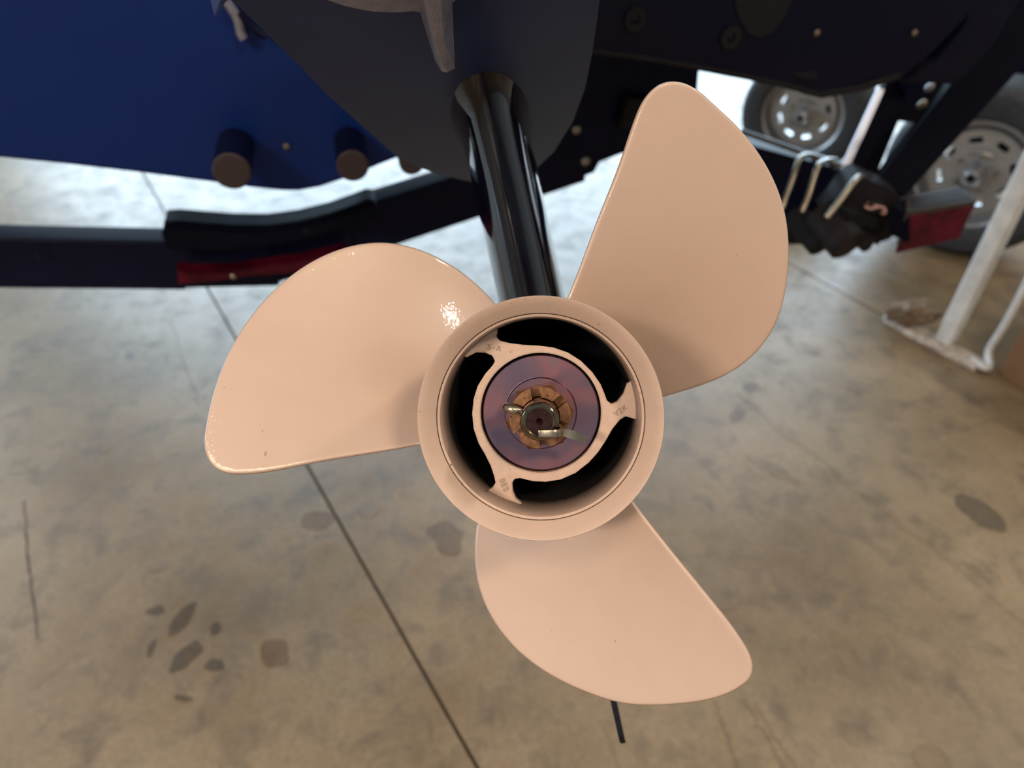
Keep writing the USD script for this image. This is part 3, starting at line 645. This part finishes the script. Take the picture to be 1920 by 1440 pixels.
# ------------------------------------------------------------------ boat trailer under the hull
trailer = thing('boat_trailer', 'black steel boat trailer frame crossing under the hull with red lights', 'boat trailer')
zc, zl, zr = 1.33, 1.24, 1.42
A, Bm, Cc = at(-120, 475, zl - .03), at(480, 492, zc), at(905, 378, zr)
Bm2 = at(560, 486, zc + .01)
def beam_path(pts, w, h, r=0.004):
    out = []
    for a, b in zip(pts[:-1], pts[1:]): out.append(bar(a, b, w, h, r=r))
    return out
HB = 0.100
obj('crossmember', bar(at(-160, 478, zl), at(345, 486, 1.31), 0.055, HB), M_black, trailer, smooth=30)
obj('crossmember', bar(at(640, 434, 1.34), at(1085, 290, 1.49), 0.055, HB), M_black, trailer, smooth=30)
obj('crossmember', bar(at(335, 487, 1.31), at(520, 484, 1.33), 0.055, HB * .9), M_black, trailer, smooth=30)
obj('crossmember', bar(at(500, 480, 1.33), at(660, 438, 1.345), 0.055, HB * .9), M_black, trailer, smooth=30)
bh = at(73, 481, 1.22)
obj('bolt_hole', frame_mesh(disc_solid(0.005, -.002, .002, .0003, 24), at(73, 481, 1.2255) , RIGHT, UZ, np.array([0, -1.0, 0])), M_rubber_gap, trailer)
# curved rubber pad over the low middle of the crossmember
pad_px = [(306, 421), (330, 419), (380, 423), (440, 427), (500, 427), (560, 419), (620, 404), (665, 388), (690, 378), (703, 380), (708, 396), (704, 410), (660, 428), (600, 447), (540, 462), (470, 472), (400, 476), (330, 474), (310, 468), (302, 445)]
nb = np.array([0, 1.0, 0])
def front_prism(pix, z0, depth, bevel, n=None, ref=None):
    """outline traced on the upright plane through the pixel ref at depth z0, extruded away from the viewer"""
    n = TF if n is None else n
    O = at(*(ref or pix[0]), z0); ax = unit(np.cross(n, UZ))
    pts = []
    for x, y in pix:
        q = on_plane(x, y, O, n) - O; pts.append((q @ ax, q @ UZ))
    m = prism(Polygon(pts).buffer(0), depth, bevel); V = np.asarray(m.vertices); m = m.copy()
    m.vertices = O + V[:, :1] * ax + V[:, 1:2] * UZ + V[:, 2:3] * n
    if m.volume < 0: m.invert()
    return m
obj('rubber_pad', front_prism(pad_px, 1.255, 0.055, 0.012, ref=(500, 450)), M_pad, trailer, smooth=45, label='curved black rubber pad on the crossmember')
obj('pad_bolt', frame_mesh(disc_solid(0.007, -.003, .004, .001, 24), at(575, 432, 1.262), TL, UZ, -TF), M_rubber_gap, trailer, smooth=30)
red_px = [(331, 505), (350, 511), (420, 510), (500, 498), (560, 490), (612, 478), (650, 470), (650, 492), (600, 506), (540, 514), (470, 519), (400, 529), (360, 533), (334, 534)]
ls = obj('light_strip', front_prism(red_px, 1.262, 0.03, 0.004, ref=(480, 508)), M_red, trailer, smooth=40, label='long dark red clearance light strip')
obj('lens_screw', frame_mesh(trimesh.creation.icosphere(2, 0.006), at(437, 517, 1.262), TL, UZ, -TF), M_zinc, ls, smooth=True)
# dark right arm of the trailer between the strut and the right blade
arm_px = [(960, 300), (1040, 200), (1080, 90), (1200, 100), (1313, 122), (1308, 180), (1330, 262), (1200, 280), (1160, 292), (1125, 306), (1115, 325), (1086, 336), (1060, 335), (1010, 351), (960, 372)]
obj('side_bracket', front_prism(arm_px, 1.42, 0.06, 0.006, ref=(1050, 300)), M_black, trailer, smooth=30)
obj('tie_plate', front_prism([(1178, 183), (1225, 190), (1225, 232), (1160, 244)], 1.36, 0.02, 0.003, ref=(1190, 210)), M_greyblack, trailer, smooth=30)
for x, y in ((1081, 243), (1098, 302)):
    m = trimesh.creation.icosphere(2, 0.009); m.vertices = np.asarray(m.vertices) * [1, 1, .5]
    obj('bolt_head', frame_mesh(m, at(x, y, 1.385 if y < 260 else 1.39), TL, UZ, -TF), M_zinc, trailer, smooth=True)
obj('bracket_arm', bar(at(1200, 180, 1.47), at(1270, 270, 1.62), 0.06, 0.10, r=0.006), M_black, trailer, smooth=30)
# side rail to the right with U-bolts
RB = at(1648, 395, 1.50); RA = RB + (at(1330, 305, 1.62) - RB) * 1.35
rail_dir = unit(RB - RA)
obj('side_rail', bar(RA, RB, 0.06, 0.145, r=0.006), M_black, trailer, smooth=30)
rn_ = unit(np.cross(rail_dir, UZ))
obj('rail_edge', bar(at(1388, 246, 1.515), at(1655, 338, 1.435), 0.012, 0.010, r=0.003), M_tan, trailer, smooth=30)
obj('lower_rail', bar(at(1420, 432, 1.52), at(1585, 432, 1.50), 0.05, 0.045, r=0.006), M_greyblack, trailer, smooth=30)
def ubolt(pix, z, r):
    obj('u_bolt', tube(smoothpath([at(x, y, zz) for (x, y), zz in zip(pix, z)], 40), r, 12), M_zinc, trailer, smooth=60, label='zinc plated U-bolt wrapped over the rail')
ubolt([(1466, 392), (1474, 368), (1488, 330), (1498, 300), (1508, 292), (1530, 293), (1545, 300)], [1.42, 1.42, 1.42, 1.42, 1.44, 1.50, 1.55], 0.0052)
ubolt([(1503, 398), (1510, 382), (1522, 348), (1534, 312), (1545, 303), (1562, 300), (1575, 306)], [1.41, 1.41, 1.41, 1.41, 1.43, 1.48, 1.53], 0.0056)
ubolt([(1550, 408), (1560, 396), (1580, 370), (1604, 338), (1614, 331), (1622, 334)], [1.34, 1.335, 1.33, 1.33, 1.35, 1.40], 0.0058)
# light bracket with oval badge, and the black round connectors below it
br_px = [(1598, 345), (1618, 334), (1640, 345), (1668, 356), (1690, 372), (1700, 395), (1692, 430), (1672, 452), (1655, 458), (1640, 452), (1610, 436), (1580, 430), (1556, 420), (1548, 405), (1570, 385)]
brk = obj('light_bracket', front_prism(br_px, 1.375, 0.07, 0.012, ref=(1630, 400), n=unit(TF + np.array([0.25, 0, 0]))), M_greyblack, trailer, smooth=45)
obj('bracket_step', front_prism([(1592, 398), (1650, 412), (1662, 425), (1655, 440), (1610, 428), (1585, 415)], 1.355, 0.03, 0.006, ref=(1630, 415)), M_rubber_gap, trailer, smooth=45)
def oval(px, py, z, a, b, th, tilt=0.0):
    m = revolve([(0, -th), (0.85, -th), (1.0, 0), (0, 0)], 40, closed=False); m.vertices = np.asarray(m.vertices) * [a, b, 1]
    m.apply_transform(trimesh.transformations.rotation_matrix(tilt, [0, 0, 1]))
    return frame_mesh(m, at(px, py, z), TL, UZ, TF)
M_badge = paint('badge_tan', (0.30, 0.17, 0.15), 0.5)
bd = obj('badge', oval(1641, 389, 1.352, 0.023, 0.0135, 0.003, -0.25), M_rubber_gap, brk, smooth=40)
obj('badge_emblem', tube(smoothpath([at(x, y, 1.345) for x, y in ((1622, 386), (1630, 391), (1640, 390), (1650, 388), (1658, 392), (1660, 398), (1652, 399))], 24), 0.0026, 8), M_badge, brk, smooth=60)
obj('badge_emblem', tube(smoothpath([at(x, y, 1.345) for x, y in ((1626, 381), (1636, 384), (1648, 387))], 14), 0.0018, 8), M_badge, brk, smooth=60)
def cyl(px, py, z, r, length, ax, mat, name, parent, label=None):
    ax = unit(ax); o = at(px, py, z); a = unit(np.cross(ax, [0, 0, 1])); b = np.cross(ax, a)
    m = revolve([(0, 0), (r * .88, 0), (r, r * .12), (r, length), (0, length)], 40, closed=False)
    q = frame_mesh(m, o, a, b, ax)
    if q.volume < 0: q.invert()
    return obj(name, q, mat, parent, smooth=35, label=label)
cyl(1541, 462, 1.40, 0.026, 0.09, TF + np.array([-.25, 0, .35]), M_rubber_gap, 'roller', trailer)
cyl(1592, 462, 1.36, 0.036, 0.09, TF + np.array([-.25, 0, .35]), M_greyblack, 'roller', trailer)
obj('bracket_tongue', front_prism([(1625, 440), (1655, 450), (1648, 462), (1640, 458), (1632, 470), (1620, 475), (1612, 455)], 1.36, 0.03, 0.004, ref=(1635, 450)), M_greyblack, trailer, smooth=30)
# tail light: grey capped box with red lens
lx = unit(at(1825, 385, 1.36) - at(1705, 402, 1.30)); 
p00, p10, p01, p11 = at(1700, 398, 1.30), at(1832, 376, 1.335), at(1700, 368, 1.385), at(1797, 347, 1.42)
down = np.array([0, 0, -1.0])
cap = hull([p00, p10, p01, p11] + [p + down * 0.020 for p in (p00, p10, p01, p11)])
tl = obj('tail_light', cap, M_cap, trailer, smooth=20, label='grey ribbed tail light housing with a red lens')
for t in (0.25, 0.5, 0.75):
    a, b = p00 * (1 - t) + p01 * t, p10 * (1 - t) + p11 * t
    obj('housing_rib', bar(a + (b - a) * .06, b - (b - a) * .06, 0.006, 0.004, r=0.0015), M_black, tl, smooth=30)
q00, q10 = at(1706, 405, 1.305), at(1826, 386, 1.338)
lens = hull([q00, q10, q00 + down * .078, q10 + down * .068 , (q00 + (p01 - p00) * .5), (q10 + (p11 - p10) * .5), (q00 + (p01 - p00) * .5) + down * .07, (q10 + (p11 - p10) * .5) + down * .06])
obj('lens', lens, M_red, tl, smooth=20, label='dark red plastic lens')
side = hull([at(1672, 384, 1.33), at(1705, 404, 1.306), at(1706, 456, 1.306), at(1668, 440, 1.33), at(1700, 372, 1.38), at(1700, 440, 1.39)])
obj('light_side', side, M_post, tl, smooth=20)
# guide posts: two black uprights and a bright aluminium strip
def post(px, zs, th, name, mat, label=None):
    """leaning flat post given by its four corners in the photo, with real thickness behind them"""
    pts = [at(x, y, z) for (x, y), z in zip(px, zs)]
    n = unit(np.cross(pts[1] - pts[0], pts[2] - pts[0])); 
    if n @ FWD < 0: n = -n
    obj(name, hull(pts + [p + n * th for p in pts]), mat, trailer, smooth=20, label=label)
post([(1668, 140), (1725, 130), (1640, 335), (1588, 322)], [1.50, 1.50, 1.47, 1.47], 0.04, 'guide_post', M_post)
post([(1948, -60), (2010, 20), (1700, 365), (1640, 345)], [1.40, 1.40, 1.40, 1.40], 0.05, 'guide_post', M_post, 'black slanted guide post')
post([(1646, 166), (1658, 168), (1590, 318), (1577, 314)], [1.48, 1.48, 1.45, 1.45], 0.006, 'guide_strip', M_alu, 'bright aluminium strip beside the post')
obj('post_brace', front_prism([(1700, 150), (1790, 140), (1740, 205), (1722, 232), (1685, 228)], 1.50, 0.03, 0.004, ref=(1720, 190)), M_black, trailer, smooth=30)
for x, y, mt in ((1743, 164, M_alu), (1729, 196, M_zinc)):
    m = trimesh.creation.icosphere(2, 0.0085)
    obj('bolt_head', frame_mesh(m, at(x, y, 1.375), RIGHT, UZ, FWD), mt, trailer, smooth=True)

# ------------------------------------------------------------------ second trailer with wheels, behind on the right
other = thing('trailer', 'second trailer with silver steel wheels parked behind the guide posts on the right', 'trailer')
def wheel(px, py, RT, RR, nrm, width=0.19):
    d = cam2world(ray(px, py))[0] - C0; c = C0 + d * ((RT - CAMH) / d[2])
    az = unit(nrm); ax = unit(np.cross(UZ, az)); ay = np.cross(az, ax)     # az points towards the viewer
    def W(m):
        q = frame_mesh(m, c - az * 0.0, ax, ay, az)
        if q.is_watertight and q.volume < 0: q.invert()
        return q
    k = RR
    ty = revolve([(k * .96, .02), (k * 1.02, .045), (k * 1.10, .058), (RT * .88, .062), (RT * .95, .052), (RT * .985, .035), (RT, .0), (RT, -.11), (RT * .98, -.15), (RT * .9, -.17), (k, -.16), (k * .96, -.12)], 72)
    t = obj('tyre', W(ty), M_tyre, other, smooth=40)
    for gr in (0.02, -0.02, -.055, -.09):
        pass
    rim2d = Point(0, 0).buffer(k * 0.80, 48)
    for j in range(8):
        a = j * math.pi / 4 + 0.35
        s = affinity.rotate(sbox(-k * .025, -k * .075, k * .025, k * .075).buffer(k * .035), math.degrees(a) , origin=(0, 0))
        rim2d = rim2d.difference(affinity.translate(s, k * .60 * math.cos(a + math.pi / 2 * 0), k * .60 * math.sin(a)))
    face = prism(rim2d, 0.012, 0.003); face.vertices = np.asarray(face.vertices) * [1, 1, -1]; face.invert(); face.apply_translation([0, 0, 0.012])
    # gently dish the face
    V = np.asarray(face.vertices).copy(); rr = np.hypot(V[:, 0], V[:, 1]) / k; V[:, 2] += 0.018 * np.exp(-((rr - .34) / .12) ** 2); face.vertices = V
    fc = obj('wheel_face', W(face), M_rim, other, smooth=40)
    obj('brake_drum', W(revolve([(0, -.02), (k * .60, -.02), (k * .62, -.03), (k * .62, -.08), (0, -.08)], 48, closed=False)), M_greyblack, other, smooth=30)
    lip = revolve([(k * .78, .006), (k * .84, -.012), (k * .90, -.012), (k * .93, .018), (k * .965, .040), (k * 1.01, .044), (k * 1.01, .036), (k * .97, .030), (k * .95, -.14), (k * .90, -.14), (k * .88, -.03), (k * .78, -.006)], 72)
    obj('rim_lip', W(lip), M_rim, other, smooth=40)
    hub = revolve([(0, .075), (k * .10, .075), (k * .13, .068), (k * .16, .070), (k * .19, .060), (k * .20, .012), (0, .0)], 48, closed=False)
    obj('hub_cap', W(hub), M_rim, fc, smooth=30)
    obj('hub_plug', W(revolve([(0, .078), (k * .075, .078), (k * .08, .074), (0, .07)], 32, closed=False)), M_rubber_gap, fc, smooth=30)
    for j in range(5):
        a = j * 2 * math.pi / 5 + .2
        nb_ = m3.Manifold.cylinder(.016, k * .055, k * .045, 6); vv, ff, _ = meshkit.arrays(nb_)
        q = tm(vv + [k * .34 * math.cos(a), k * .34 * math.sin(a), .026], ff)
        obj('lug_nut', W(q), M_zinc, fc, smooth=20)
    return c
W2 = wheel(1830, 322, 0.30, 0.187, (-0.62, -0.75, 0.0))
W1 = wheel(1508, 212, 0.262, 0.165, (-0.50, -0.85, 0.0))
obj('fender_rail', bar(at(1845, 136, 2.55), at(2100, 215, 2.3), 0.10, 0.012, r=0.004), M_alu, other, smooth=30)
obj('frame_beam', bar(at(1790, 98, 2.62), at(2080, 128, 2.35), 0.08, 0.13, r=0.006), M_black, other, smooth=30)
obj('fender_strip', bar(at(1896, 60, 2.4), at(2060, 66, 2.3), 0.05, 0.035, r=0.006), M_alu, other, smooth=30)
obj('frame_bracket', front_prism([(1868, 108), (1898, 112), (1908, 62), (1892, 60), (1888, 100)], 2.36, 0.03, 0.004, ref=(1890, 100)), M_greyblack, other, smooth=30)

# ------------------------------------------------------------------ white stand, dirt, cardboard box
stand = thing('jack_stand', 'dirty white metal stand with a square upright at the right edge of the photo', 'stand')
b0, b1 = on_floor(1664, 601), on_floor(1836, 692)
bd_ = unit(b1 - b0)
obj('base_bar', bar(b0 + UZ * .011, b1 + UZ * .011, 0.055, 0.022, r=0.004), M_basebar, stand, smooth=30)
up0 = on_floor(1768, 648)
obj('upright', bar(up0 + UZ * .02, up0 + UZ * 1.0, 0.050, 0.050, up=bd_, r=0.006), M_white, stand, smooth=30)
endp = [b1 + UZ * .015 - bd_ * .03, b1 + UZ * .018 + bd_ * .02, on_floor(1846, 674) + UZ * 0.03, on_floor(1846, 674) + UZ * .07, on_floor(1846, 674) + UZ * .3, on_floor(1846, 674) + UZ * .6]
obj('bent_rod', tube(smoothpath(endp, 40), 0.011, 12), M_white, stand, smooth=60)
obj('bar_end', frame_mesh(trimesh.creation.icosphere(2, 0.016), b0 + UZ * .014, RIGHT, UZ, FWD), M_white, stand, smooth=True)
def lump(px, py, r, seed):
    m = trimesh.creation.icosphere(4, 1.0); V = np.asarray(m.vertices)
    k = 0.45 + 1.1 * meshkit.fbm(V * 2.6 + seed, 5, seed)[:, None]; V = V * k * np.array(r)
    V[:, 2] -= V[:, 2].min(); m.vertices = V + on_floor(px, py, 0.0225) ; return m
tag(obj('dirt_clod', lump(1703, 607, (0.080, 0.045, 0.036), 3), M_dirt, smooth=40), 'brown crumbly dirt clod on the base of the white stand', 'dirt clod')
cb = thing('cardboard_box', 'brown cardboard box at the right edge beside the white stand', 'box')
c0 = on_floor(1868, 702); fd = unit(on_floor(1990, 775) - c0); sd = np.array([-fd[1], fd[0], 0])
bx = rbox(0.6, 0.45, 0.42, 0.004)
obj('carton', frame_mesh(bx, c0 + fd * .30 + sd * .225 + UZ * .2105, fd, sd, UZ), M_card, cb, smooth=30)
obj('top_flap', frame_mesh(rbox(0.598, 0.22, 0.005, 0.001), c0 + fd * .30 + sd * .112 + UZ * .424, fd, sd, UZ), M_card, cb, smooth=30)
obj('top_flap', frame_mesh(rbox(0.598, 0.22, 0.005, 0.001), c0 + fd * .30 + sd * .337 + UZ * .424, fd, sd, UZ), M_card, cb, smooth=30)
